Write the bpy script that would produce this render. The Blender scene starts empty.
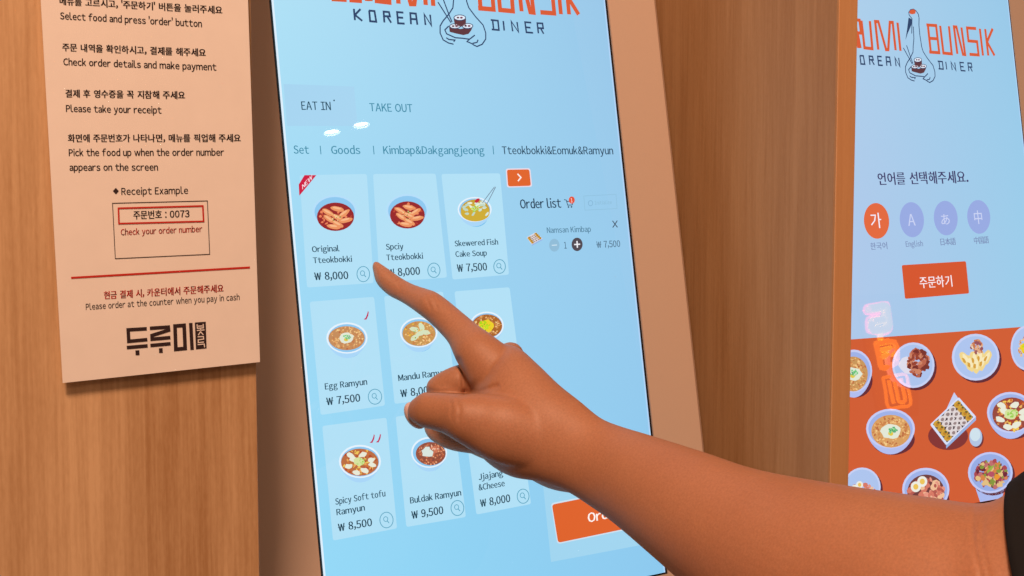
import bpy, bmesh, math, random
from mathutils import Vector, Matrix
random.seed(7)
C = bpy.context.scene.collection
PI = math.pi

# ------------------------------------------------------------------ camera and frames
F = 1300.0                                   # focal length, in pixels of a 1024 wide picture
Zc = Vector((0, 1, .0765)).normalized()      # world axes seen from the camera (right, up, back)
Xc = Vector((2138, 99.45, -1300)).normalized()
Yc = Zc.cross(Xc)
R = Matrix((Xc, Yc, Zc))                     # camera coords -> world coords
EYE = Vector((0, 0, 1.45))
def cam2w(v): return R @ v + EYE
def ray(px, py): return Vector(((px - 512) / F, (288 - py) / F, -1.0))
def at(px, py, d): return cam2w(ray(px, py) * d)

# kiosk plane (both kiosks share it): h to the right, u up, n towards the viewer
h = Vector((2138, 138, -1300)).normalized()
a_ = -.1
u = Vector((a_, 1, (a_ * 2138 + 138) / 1300)).normalized()
n = h.cross(u)
SCREEN_W = .235
def unit_hit(px, py):
    r = ray(px, py); return r * (1.0 / r.dot(n)) * -1 if r.dot(n) > 0 else r * (-1.0 / r.dot(n))
wl, wr = unit_hit(296.4, 288), unit_hit(636, 288)
DK = SCREEN_W / abs((wr - wl).dot(h))        # distance of the plane
hW, uW, nW = R @ h, R @ u, R @ n
def khit(px, py, D=None): return cam2w(unit_hit(px, py) * (D or DK))
mid = khit(466, 288)
O1 = mid + hW * ((khit(296.4, 288) + khit(636, 288)) * .5 - mid).dot(hW)
def kst(px, py):
    p = khit(px, py) - O1
    return p.dot(hW), p.dot(uW)
def k3(s, t, lv=0): return O1 + hW * s + uW * t + nW * lv
SL = kst(296.4, 288)[0]; SR = kst(636, 288)[0]
SB = kst(664, 573.5)[1]; ST = SB + SCREEN_W * 16 / 9
BEZ = kst(683.5, 240)[0] - kst(631, 240)[0]
PERIOD = kst(1010.0, 8)[0] - kst(607.5, 8)[0]
print('DK', DK, 'screen', SL, SR, SB, ST, 'bezel', BEZ, 'period', PERIOD, 'O1', O1)

YF = O1.y - .106                             # front plane of the wooden panels
def whit(px, py, y=None):                    # pixel -> point of a plane of constant y
    d = R @ ray(px, py)
    y = YF if y is None else y
    return EYE + d * ((y - EYE.y) / d.y)

cam_d = bpy.data.cameras.new('camera'); cam = bpy.data.objects.new('camera', cam_d); C.objects.link(cam)
cam_d.sensor_width = 36; cam_d.lens = 36 * F / 1024; cam_d.clip_start = .01
cam.matrix_world = Matrix.Translation(EYE) @ R.to_4x4()
bpy.context.scene.camera = cam

# ------------------------------------------------------------------ materials
def lin(c):
    return tuple(((v / 255) / 12.92 if v / 255 <= .04045 else ((v / 255 + .055) / 1.055) ** 2.4) for v in c)
def new_mat(name):
    m = bpy.data.materials.new(name); m.use_nodes = True
    return m, m.node_tree.nodes, m.node_tree.links, m.node_tree.nodes['Principled BSDF']
def plain(name, rgb, rough=.5, bump=0, scale=400, spec=.5, metal=0):
    m, N, L, P = new_mat(name)
    tc = N.new('ShaderNodeTexCoord'); nz = N.new('ShaderNodeTexNoise'); nz.inputs['Scale'].default_value = scale
    L.new(tc.outputs['Object'], nz.inputs['Vector'])
    mx = N.new('ShaderNodeMix'); mx.data_type = 'RGBA'
    mx.inputs['A'].default_value = (*[v * .96 for v in rgb], 1); mx.inputs['B'].default_value = (*[min(1, v * 1.04) for v in rgb], 1)
    L.new(nz.outputs['Fac'], mx.inputs['Factor']); L.new(mx.outputs['Result'], P.inputs['Base Color'])
    P.inputs['Roughness'].default_value = rough; P.inputs['Specular IOR Level'].default_value = spec
    P.inputs['Metallic'].default_value = metal
    if bump:
        b = N.new('ShaderNodeBump'); b.inputs['Strength'].default_value = bump; b.inputs['Distance'].default_value = .0005
        L.new(nz.outputs['Fac'], b.inputs['Height']); L.new(b.outputs['Normal'], P.inputs['Normal'])
    return m
def wood(name, light, dark, axis, staves, rough=.5, seed=0., gs=1.0):
    """upright boards: staves along one axis, long grain, small knots"""
    m, N, L, P = new_mat(name)
    tc = N.new('ShaderNodeTexCoord'); sep = N.new('ShaderNodeSeparateXYZ'); L.new(tc.outputs['Object'], sep.inputs[0])
    # stave tone by a colour ramp with hard steps
    mr = N.new('ShaderNodeMapRange'); mr.inputs['From Min'].default_value = staves[0]; mr.inputs['From Max'].default_value = staves[1]
    L.new(sep.outputs[axis], mr.inputs['Value'])
    cr = N.new('ShaderNodeValToRGB'); cr.color_ramp.interpolation = 'CONSTANT'
    els = cr.color_ramp.elements
    st = staves[2]
    els[0].position = st[0][0]; els[0].color = (st[0][1],) * 3 + (1,)
    els[1].position = st[1][0]; els[1].color = (st[1][1],) * 3 + (1,)
    for p, v in st[2:]:
        e = els.new(p); e.color = (v, v, v, 1)
    L.new(mr.outputs['Result'], cr.inputs['Fac'])
    mp = N.new('ShaderNodeMapping'); mp.inputs['Scale'].default_value = (1, 1, .035) ; mp.inputs['Location'].default_value = (seed, seed, seed)
    L.new(tc.outputs['Object'], mp.inputs['Vector'])
    n1 = N.new('ShaderNodeTexNoise'); n1.inputs['Scale'].default_value = 120 * gs; n1.inputs['Detail'].default_value = 6; n1.inputs['Roughness'].default_value = .6; n1.inputs['Distortion'].default_value = .3
    n2 = N.new('ShaderNodeTexNoise'); n2.inputs['Scale'].default_value = 620 * gs; n2.inputs['Detail'].default_value = 3
    L.new(mp.outputs[0], n1.inputs['Vector']); L.new(mp.outputs[0], n2.inputs['Vector'])
    mp2 = N.new('ShaderNodeMapping'); mp2.inputs['Scale'].default_value = (1, 1, .25); L.new(tc.outputs['Object'], mp2.inputs['Vector'])
    n3 = N.new('ShaderNodeTexNoise'); n3.inputs['Scale'].default_value = 900; n3.inputs['Detail'].default_value = 2
    L.new(mp2.outputs[0], n3.inputs['Vector'])
    def math_(op, a, b):
        k = N.new('ShaderNodeMath'); k.operation = op
        for i, v in enumerate((a, b)):
            if isinstance(v, (int, float)): k.inputs[i].default_value = v
            else: L.new(v, k.inputs[i])
        return k.outputs[0]
    g = math_('ADD', math_('MULTIPLY', n1.outputs['Fac'], .55), math_('MULTIPLY', n2.outputs['Fac'], .3))
    g = math_('ADD', g, math_('MULTIPLY', n3.outputs['Fac'], .15))
    cg = N.new('ShaderNodeValToRGB'); cg.color_ramp.elements[0].position = .40; cg.color_ramp.elements[1].position = .60
    L.new(g, cg.inputs['Fac'])
    fac = math_('ADD', math_('MULTIPLY', cg.outputs['Color'], .45), math_('MULTIPLY', cr.outputs['Color'], .55))
    mx = N.new('ShaderNodeMix'); mx.data_type = 'RGBA'; mx.inputs['A'].default_value = (*dark, 1); mx.inputs['B'].default_value = (*light, 1)
    L.new(fac, mx.inputs['Factor'])
    # knots
    vo = N.new('ShaderNodeTexVoronoi'); vo.inputs['Scale'].default_value = 9.0
    mp3 = N.new('ShaderNodeMapping'); mp3.inputs['Scale'].default_value = (1.5, 1.5, .55); mp3.inputs['Location'].default_value = (seed + .33, seed, seed * 2 + .21)
    L.new(tc.outputs['Object'], mp3.inputs['Vector']); L.new(mp3.outputs[0], vo.inputs['Vector'])
    kr = N.new('ShaderNodeMapRange'); kr.inputs['From Min'].default_value = .018; kr.inputs['From Max'].default_value = .034
    kr.inputs['To Min'].default_value = .45; kr.inputs['To Max'].default_value = 1
    L.new(vo.outputs['Distance'], kr.inputs['Value'])
    mk = N.new('ShaderNodeMix'); mk.data_type = 'RGBA'; mk.blend_type = 'MULTIPLY'; mk.inputs['Factor'].default_value = 1
    L.new(mx.outputs['Result'], mk.inputs['A']); L.new(kr.outputs['Result'], mk.inputs['B'])
    L.new(mk.outputs['Result'], P.inputs['Base Color'])
    b = N.new('ShaderNodeBump'); b.inputs['Strength'].default_value = .25; b.inputs['Distance'].default_value = .0004
    L.new(g, b.inputs['Height']); L.new(b.outputs['Normal'], P.inputs['Normal'])
    P.inputs['Roughness'].default_value = rough; P.inputs['Specular IOR Level'].default_value = .35
    return m

def art_mat(name, emit, rough):
    m, N, L, P = new_mat(name)
    at_ = N.new('ShaderNodeAttribute'); at_.attribute_name = 'Ink'
    if emit:
        P.inputs['Base Color'].default_value = (.01, .01, .012, 1)
        L.new(at_.outputs['Color'], P.inputs['Emission Color']); P.inputs['Emission Strength'].default_value = emit
    else:
        L.new(at_.outputs['Color'], P.inputs['Base Color'])
    P.inputs['Roughness'].default_value = rough
    return m
M_DISP = art_mat('lit_display', 1.0, .012)
M_INK = art_mat('printed_ink', 0, .6)
M_PAPER = plain('coated_paper', (.86, .80, .74), .55, .05, 90)
M_KIOSK = plain('painted_cream_metal', (.60, .47, .375), .38, .04, 1500)
M_BLACK = plain('black_glass_edge', (.008, .007, .010), .15)
_xs = [whit(px_, 470).x for px_ in (-40, 22, 58, 102, 145, 222, 262)]
M_WOOD_L = wood('pine_board', (.70, .465, .255), (.37, .19, .075), 'X', (_xs[0], _xs[-1], [((x_ - _xs[0]) / (_xs[-1] - _xs[0]), v_) for x_, v_ in zip(_xs, (.62, .70, .84, .62, .22, .48))]), seed=.3)  # darkest stave also stands in for the shadow below the poster

# ------------------------------------------------------------------ object helpers
def link(name, verts, faces, mat, parent=None, smooth=False, cols=None, label=None):
    me = bpy.data.meshes.new(name); me.from_pydata([tuple(v) for v in verts], [], faces); me.update()
    if cols:
        ca = me.color_attributes.new('Ink', 'FLOAT_COLOR', 'CORNER')
        k = 0
        for p, c in zip(me.polygons, cols):
            for _ in p.loop_indices:
                ca.data[k].color = (*c, 1); k += 1
    me.materials.append(mat)
    for p in me.polygons: p.use_smooth = smooth
    o = bpy.data.objects.new(name, me); C.objects.link(o)
    if parent:
        o.parent = parent; top = parent
        off = Vector(parent['_w']) if '_w' in parent else Vector((0, 0, 0))
        me.transform(Matrix.Translation(-off))
        o['_w'] = tuple(off)
    if label: o['label'] = label
    return o
def thing(name, label, cat, loc, group=None):
    o = bpy.data.objects.new(name, None); C.objects.link(o); o.location = loc; o['_w'] = tuple(loc)
    o.empty_display_size = .02
    o['label'] = label; o['category'] = cat
    if group: o['group'] = group
    return o
def box_vf(o, ax, ay, az, lo, hi):
    """box in the frame (o; ax, ay, az) from lo to hi"""
    vs = [o + ax * x + ay * y + az * z for x in (lo[0], hi[0]) for y in (lo[1], hi[1]) for z in (lo[2], hi[2])]
    fs = [(0, 1, 3, 2), (4, 6, 7, 5), (0, 4, 5, 1), (2, 3, 7, 6), (0, 2, 6, 4), (1, 5, 7, 3)]
    return vs, fs
def box(name, o, ax, ay, az, lo, hi, mat, parent=None, bev=0, label=None):
    vs, fs = box_vf(o, ax, ay, az, lo, hi)
    ob = link(name, vs, fs, mat, parent, label=label)
    bm = bmesh.new(); bm.from_mesh(ob.data); bmesh.ops.recalc_face_normals(bm, faces=bm.faces)
    if bev: bmesh.ops.bevel(bm, geom=bm.edges[:], offset=bev, segments=3, affect='EDGES', profile=.6)
    bm.to_mesh(ob.data); bm.free()
    if bev:
        for p in ob.data.polygons: p.use_smooth = False
    return ob
EX, EY, EZ = Vector((1, 0, 0)), Vector((0, 1, 0)), Vector((0, 0, 1))
RI = R.transposed()
def proj(w):
    c = RI @ (w - EYE); return Vector((512 + F * c.x / -c.z, 288 - F * c.y / -c.z))

_tc = {}
def glyph(ch):
    """one character: Latin ones in their full-width form, which share the face of the Korean ones"""
    if ch in _tc: return _tc[ch]
    o_ = ord(ch)
    if ch in '\u2018\u2019': q = "'"
    else: q = ch
    body = '\uffe6' if q == '\u20a9' else (chr(ord(q) + 0xFEE0) if 33 <= ord(q) < 127 else q)
    cu = bpy.data.curves.new('t', 'FONT'); cu.body = body; cu.size = 1; cu.resolution_u = 2
    ob = bpy.data.objects.new('t', cu); C.objects.link(ob)
    dg = bpy.context.evaluated_depsgraph_get()
    me = bpy.data.meshes.new_from_object(ob.evaluated_get(dg))
    v = [(p.co.x, p.co.y) for p in me.vertices]; f = [tuple(p.vertices) for p in me.polygons]
    bpy.data.objects.remove(ob); bpy.data.curves.remove(cu); bpy.data.meshes.remove(me)
    x0 = min(a for a, b in v); x1 = max(a for a, b in v)
    adv = .92 if o_ > 0x2e80 else x1 - x0 + .104 - (.13 if ch == 'j' else 0)
    off = (.46 - (x0 + x1) / 2) if o_ > 0x2e80 else .052 - x0 - (.13 if ch == 'j' else 0)
    _tc[ch] = (v, f, off, adv)
    return _tc[ch]
def glyphs(s, bold):
    V, Fc, x = [], [], 0
    for ch in s:
        if ch == ' ': x += .34; continue
        v, f, off, adv = glyph(ch)
        for k in ((0,) if not bold else (-bold, 0, bold)):
            b = len(V); V += [(a + off + x + k, c) for a, c in v]; Fc += [tuple(b + i for i in q) for q in f]
        x += adv
    return V, Fc, min(a for a, b in V), max(a for a, b in V)

class Art:
    """flat printed or displayed shapes, laid on a plane"""
    def __init__(s, mapfn, up, step=4e-5): s.m, s.up, s.step, s.v, s.f, s.c = mapfn, up, step, [], [], []
    def upv(s, p):
        w = s.m(p[0], p[1], 0); d = proj(w + s.up * .01) - proj(w); return d.normalized()
    def face(s, pts, col, lv):
        b = len(s.v); s.v += [s.m(x, y, lv * s.step) for x, y in pts]; s.f.append(tuple(range(b, b + len(pts)))); s.c.append(lin(col))
    def ell(s, cx, cy, rx, ry, col, lv, ang=0, k=28):
        ca, sa = math.cos(ang), math.sin(ang)
        s.face([(cx + rx * math.cos(t) * ca - ry * math.sin(t) * sa, cy + rx * math.cos(t) * sa + ry * math.sin(t) * ca) for t in [2 * PI * i / k for i in range(k)]], col, lv)
    def blob(s, cx, cy, r, col, lv, asp=1, ang=0, rough=.25, k=9):
        ca, sa = math.cos(ang), math.sin(ang); pts = []
        for i in range(k):
            t = 2 * PI * i / k; q = r * (1 + random.uniform(-rough, rough)); x, y = q * math.cos(t), q * asp * math.sin(t)
            pts.append((cx + x * ca - y * sa, cy + x * sa + y * ca))
        s.face(pts, col, lv)
    def strip(s, pts, w, col, lv, closed=False):
        pts = [Vector(p) for p in pts]; N_ = len(pts); L_, R_ = [], []
        for i, p in enumerate(pts):
            a = pts[i - 1] if (i > 0 or closed) else None; b = pts[(i + 1) % N_] if (i < N_ - 1 or closed) else None
            d1 = (p - a).normalized() if a is not None else None; d2 = (b - p).normalized() if b is not None else None
            if d1 is None: d1 = d2
            if d2 is None: d2 = d1
            n1, n2 = Vector((-d1.y, d1.x)), Vector((-d2.y, d2.x)); mt = n1 + n2
            if mt.length < .2: mt = n1
            mt.normalize(); k = w / 2 / max(.45, mt.dot(n1)); L_.append(p + mt * k); R_.append(p - mt * k)
        for i in range(N_ if closed else N_ - 1):
            j = (i + 1) % N_; s.face([L_[i], L_[j], R_[j], R_[i]], col, lv)
    def ring(s, cx, cy, rx, ry, w, col, lv, k=28):
        s.strip([(cx + rx * math.cos(2 * PI * i / k), cy + ry * math.sin(2 * PI * i / k)) for i in range(k)], w, col, lv, True)
    def text(s, body, p0, p1, H, col, lv=3, bold=0.018, shear=0):
        v, f, x0, x1 = glyphs(body, bold)
        p0, p1 = Vector(p0), Vector(p1); e = (p1 - p0) / (x1 - x0); U = s.upv(p0) * H; b = len(s.v)
        for x, y in v:
            q = p0 + e * (x - x0) + U * y; s.v.append(s.m(q.x, q.y, lv * s.step))
        for q in f: s.f.append(tuple(b + i for i in q)); s.c.append(lin(col))
    def quad(s, x0, y0, x1, y1, col, lv, r=0):
        """upright rectangle given in the plane's own metres"""
    def build(s, name, mat, parent, label=None):
        return link(name, s.v, s.f, mat, parent, cols=s.c, label=label)
def kmap(px, py, lv=0): return khit(px, py) + nW * lv

def rrect(c, r, k=4):
    """round the corners of a quad (pixel corners, in order)"""
    out = []; N_ = len(c); c = [Vector(p) for p in c]
    for i in range(N_):
        p, a, b = c[i], c[i - 1], c[(i + 1) % N_]
        pa = p + (a - p).normalized() * r; pb = p + (b - p).normalized() * r
        for j in range(k + 1):
            t = j / k; out.append(pa * (1 - t) ** 2 + p * 2 * t * (1 - t) + pb * t * t)
    return out

# ------------------------------------------------------------------ setting
def struct(o): o['kind'] = 'structure'; return o
XL = whit(258.2, 470).x                       # right edge of the left wooden panel
XD0, XD1 = whit(833.5, 240).x, whit(852, 240).x   # front strip of the divider
M_WALL = plain('brown_painted_wall', (.30, .17, .09), .7)
M_FLOOR = plain('grey_floor_tiles', (.30, .26, .22), .45, .1, 30)
YB = O1.y + .16
W0 = Vector((0, 0, 0))
struct(box('floor', W0, EX, EY, EZ, (-1.6, -2.6, -.03), (4.6, YB, 0), M_FLOOR))
struct(box('wall_back', W0, EX, EY, EZ, (-1.6, YB, 0), (4.6, YB + .05, 2.6), M_WALL))
struct(box('wall_left', W0, EX, EY, EZ, (XL - .62, YF, 0), (XL, YB, 2.6), M_WOOD_L, bev=.0008))
print('XL', XL, 'XD', XD0, XD1, 'YF', YF, 'thick', XD1 - XD0)
M_WOOD_D = wood('pine_divider_board', (.47, .29, .145), (.29, .150, .060), 'Y', (YF, YF + .2, [(0, .5), (.12, .30), (.33, .62), (.52, .42), (.60, .75), (.75, .45)]), seed=1.7, gs=.8)
for k in range(2):
    x0 = XD0 + PERIOD * k
    dv = box('divider_panel', Vector((x0, YF, 0)), EX, EY, EZ, (0, 0, 0), (XD1 - XD0, YB - YF, 2.6), M_WOOD_D, bev=.001)
    dv.data.transform(Matrix.Translation((-x0, -YF, 0))); dv.location = (x0, YF, 0)
    dv['category'] = 'panel'; dv['group'] = 'wooden dividers between the kiosks'
    dv['label'] = 'upright pine board standing between the two ordering kiosks' if k == 0 else 'upright pine board closing off the right side of the second kiosk'
    if k: bpy.data.objects.remove(dv)
    else:
        M_LIT_EDGE = wood('pine_lit_edge', (.66, .36, .16), (.55, .27, .11), 'X', (XD0, XD1, [(0, .8), (.3, .5)]), seed=4.1)  # brighter pine: the stronger light on the front face put into its colour
        eb = box('lit_front_edge', Vector((0, -.0012, 0)), EX, EY, EZ, (.0002, 0, .0), (XD1 - XD0 - .0002, .0011, 2.6), M_LIT_EDGE, bev=.0004, label='orange wooden front edge, coloured brighter as if lit')
        eb.parent = dv

# ------------------------------------------------------------------ the logo, shared by both displays
def l2(px, py, sc=1, ox=0, oy=0):             # second display, pixel -> display metres
    s, t = kst(ox + px / sc, oy + py / sc); return (s - PERIOD, t)
_a1, _b1 = kst(369.2, 21.5), kst(544.3, 33.2)
_a2, _b2 = l2(860.3, 64.6), l2(972.6, 70.6)
LK = (_b1[0] - _a1[0]) / (_b2[0] - _a2[0]); LOX = _a1[0] - _a2[0] * LK; LOY = (_a1[1] + _b1[1]) / 2 - (_a2[1] + _b2[1]) / 2
print('logo scale', LK, LOX, LOY, _a1, _b1, _a2, _b2)
class LArt(Art):
    """art given in display metres (s, t)"""
    pass
RED, NAVY, BROWN, WHT = (216, 90, 52), (38, 66, 104), (92, 52, 60), (226, 236, 250)
def build_logo(name, parent, base, first):
    dx, dy = (0, 0) if first else (PERIOD, 0)
    A = Art(lambda x, y, lv=0: base(x + dx, y + dy, lv), uW)
    L2 = (lambda p: (LK * l2(*p, 6.4, 850, 0)[0] + LOX, l2(*p, 6.4, 850, 0)[1] + LOY)) if first else (lambda p: l2(*p, 6.4, 850, 0))
    def L1(p):
        s, t = kst(430 + p[0] / 11.51, p[1] / 11.51)
        return (s, t) if first else ((s - LOX) / LK, t - LOY)
    def K1(p):
        s, t = kst(350 + p[0] / 7.88, p[1] / 7.88)
        return (s, t) if first else ((s - LOX) / LK, t - LOY)
    mm = .001
    def S(pts, w, col, f=L2, lv=4, closed=False): A.strip([f(p) for p in pts], w * mm, col, lv, closed)
    w = 3.0 if first else 2.5
    for st in [
        [(-100, 122), (-82, 300), (-40, 302), (-58, 124)], [(-28, 126), (-10, 304), (22, 306), (4, 128)],
        [(-150, 120), (-132, 298)], [(20, 125), (60, 130), (70, 212), (34, 210)], [(34, 130), (52, 308)], [(48, 212), (66, 308)],
        [(72, 132), (92, 306), (142, 312), (126, 135)], [(180, 318), (160, 138), (180, 139), (230, 318), (244, 318), (254, 143), (272, 144), (291, 322)],
        [(303, 145), (322, 326)],
        [(497, 158), (516, 333)], [(488, 160), (550, 164), (570, 338), (506, 333)], [(504, 245), (560, 249)],
        [(576, 165), (597, 340), (650, 345), (632, 168)], [(686, 345), (664, 172), (680, 173), (722, 348), (736, 350), (712, 176)],
        [(806, 183), (748, 179), (757, 262), (812, 267), (822, 352), (764, 348)], [(830, 184), (850, 356)], [(864, 186), (884, 356)], [(912, 184), (876, 268), (924, 356)]]:
        S(st, w, RED)
    for st in [  # KOREAN / DINER
        [(30, 70), (38, 160)], [(82, 72), (38, 118), (96, 165)], [(148, 84), (192, 88), (206, 172), (158, 168), (150, 84)],
        [(270, 178), (264, 92), (306, 96), (314, 130), (270, 128)], [(292, 130), (324, 180)],
        [(420, 100), (370, 96), (378, 184), (430, 187)], [(374, 138), (418, 141)], [(480, 192), (474, 104), (518, 108), (530, 196)], [(478, 150), (524, 153)],
        [(594, 198), (584, 112), (640, 202), (630, 116)]]:
        S(st, 1.25, NAVY, K1)
    for st in [[(560, 392), (590, 395), (596, 443), (566, 440)], [(568, 393), (574, 440)], [(612, 396), (618, 445)], [(653, 448), (645, 397), (677, 451), (669, 400)],
               [(728, 402), (702, 400), (710, 452), (738, 454)], [(706, 426), (726, 428)], [(760, 456), (753, 404), (775, 405), (779, 430), (757, 429)], [(768, 430), (782, 458)]]:
        S(st, 1.15, NAVY)
    # crane outline
    s2 = lambda p: L2((p[0] + 256, p[1]))      # second crop starts at x=890
    head = [(138, 215), (140, 120), (122, 98), (119, 80), (130, 63), (150, 59), (166, 70), (180, 90), (185, 115), (184, 160), (190, 225), (198, 275)]
    A.strip([s2(p) for p in head] + [L1(p) for p in [(420, 15), (445, 90), (520, 190), (610, 290), (640, 380), (640, 450), (600, 510), (540, 536), (500, 518), (485, 505), (425, 480), (450, 455), (515, 405)]], .8 * mm, NAVY, 4)
    A.strip([s2((148, 170)), s2((152, 250))] + [L1(p) for p in [(270, 0), (262, 90), (215, 165), (150, 240), (115, 300), (115, 380), (150, 460), (210, 495), (270, 510)]], .8 * mm, NAVY, 4)
    A.face([s2(p) for p in [(122, 78), (130, 64), (150, 60), (164, 70), (160, 88), (140, 92), (125, 88)]], RED, 5)
    A.face([s2(p) for p in [(118, 112), (140, 125), (136, 160), (112, 215), (98, 258), (108, 190)]], NAVY, 4)
    for st in [[(90, 25), (240, 262)], [(150, -10), (215, 165), (252, 255)], [(215, 300), (170, 345), (190, 390), (290, 435), (370, 441), (450, 452)], [(185, 435), (215, 455), (285, 462), (272, 482)], [(490, 500), (540, 488), (552, 458)]]:
        S(st, .8, NAVY, L1)
    E_ = lambda cx, cy, rx, ry, c, lv: A.face([L1((cx + rx * math.cos(t * PI / 12), cy + ry * math.sin(t * PI / 12))) for t in range(24)], c, lv)
    A.face([L1(p) for p in [(218, 310), (350, 335), (495, 300), (470, 355), (440, 392), (380, 405), (290, 385), (225, 368)]], BROWN, 5)
    A.face([L1(p) for p in [(270, 215), (412, 215), (410, 290), (350, 310), (285, 295)]], BROWN, 7)
    for cx, cy, rx, ry, lv in [(285, 302, 66, 32, 6), (430, 300, 66, 34, 6), (340, 205, 72, 36, 8)]:
        E_(cx, cy, rx, ry, NAVY, lv); E_(cx, cy, rx - 10, ry - 9, WHT, lv + 1); E_(cx - 22, cy, 15, 10, BROWN, lv + 2); E_(cx + 18, cy + 1, 16, 11, (120, 60, 80), lv + 2)
    A.build(name, M_DISP, parent, 'red and navy shop logo with a long-necked crane between the words')
def kbase(s, t, lv=0): return k3(s, t, lv)

# ------------------------------------------------------------------ food pictures
ORN = [(222, 160, 96), (236, 184, 120), (204, 130, 74), (245, 205, 140), (188, 108, 66)]
def noodles(A, cx, cy, rx, ry, cols, lv, nn=90, r=1.5):
    for i in range(nn):
        t, q = random.uniform(0, 2 * PI), math.sqrt(random.random()) * .93
        A.blob(cx + rx * q * math.cos(t), cy + ry * q * math.sin(t), r * random.uniform(.6, 1.2), random.choice(cols), lv + random.random() * .9, random.uniform(.4, .9), random.uniform(0, PI), .2, 7)
def bowl(A, cx, cy, rx, ry, fx, fy, frx, fry, body, rim=(205, 226, 248), inner=(150, 200, 238), food=(150, 60, 40), side=(165, 205, 242), under=(120, 185, 228)):
    A.ell(cx + 1.2, cy + body * .9 + 2, rx * .7, ry * .8, under, 3)
    A.face([(cx + rx * math.cos(PI * t / 20) * (1 - .10 * math.sin(PI * t / 20)), cy + (ry + body * .75) * math.sin(PI * t / 20)) for t in range(21)], side, 4)
    A.ell(cx, cy, rx, ry, rim, 5)
    A.ell(cx, cy + .2, rx * .91, ry * .90, inner, 6)
    A.ell(fx, fy, frx, fry, food, 7)
def plate(A, cx, cy, rx, ry, rim=(196, 208, 244), inner=(172, 196, 238)):
    A.ell(cx + 2.2, cy + 2.4, rx, ry, (96, 38, 50), 3); A.ell(cx, cy, rx, ry, rim, 4); A.ell(cx, cy, rx * .9, ry * .9, inner, 5)
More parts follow.
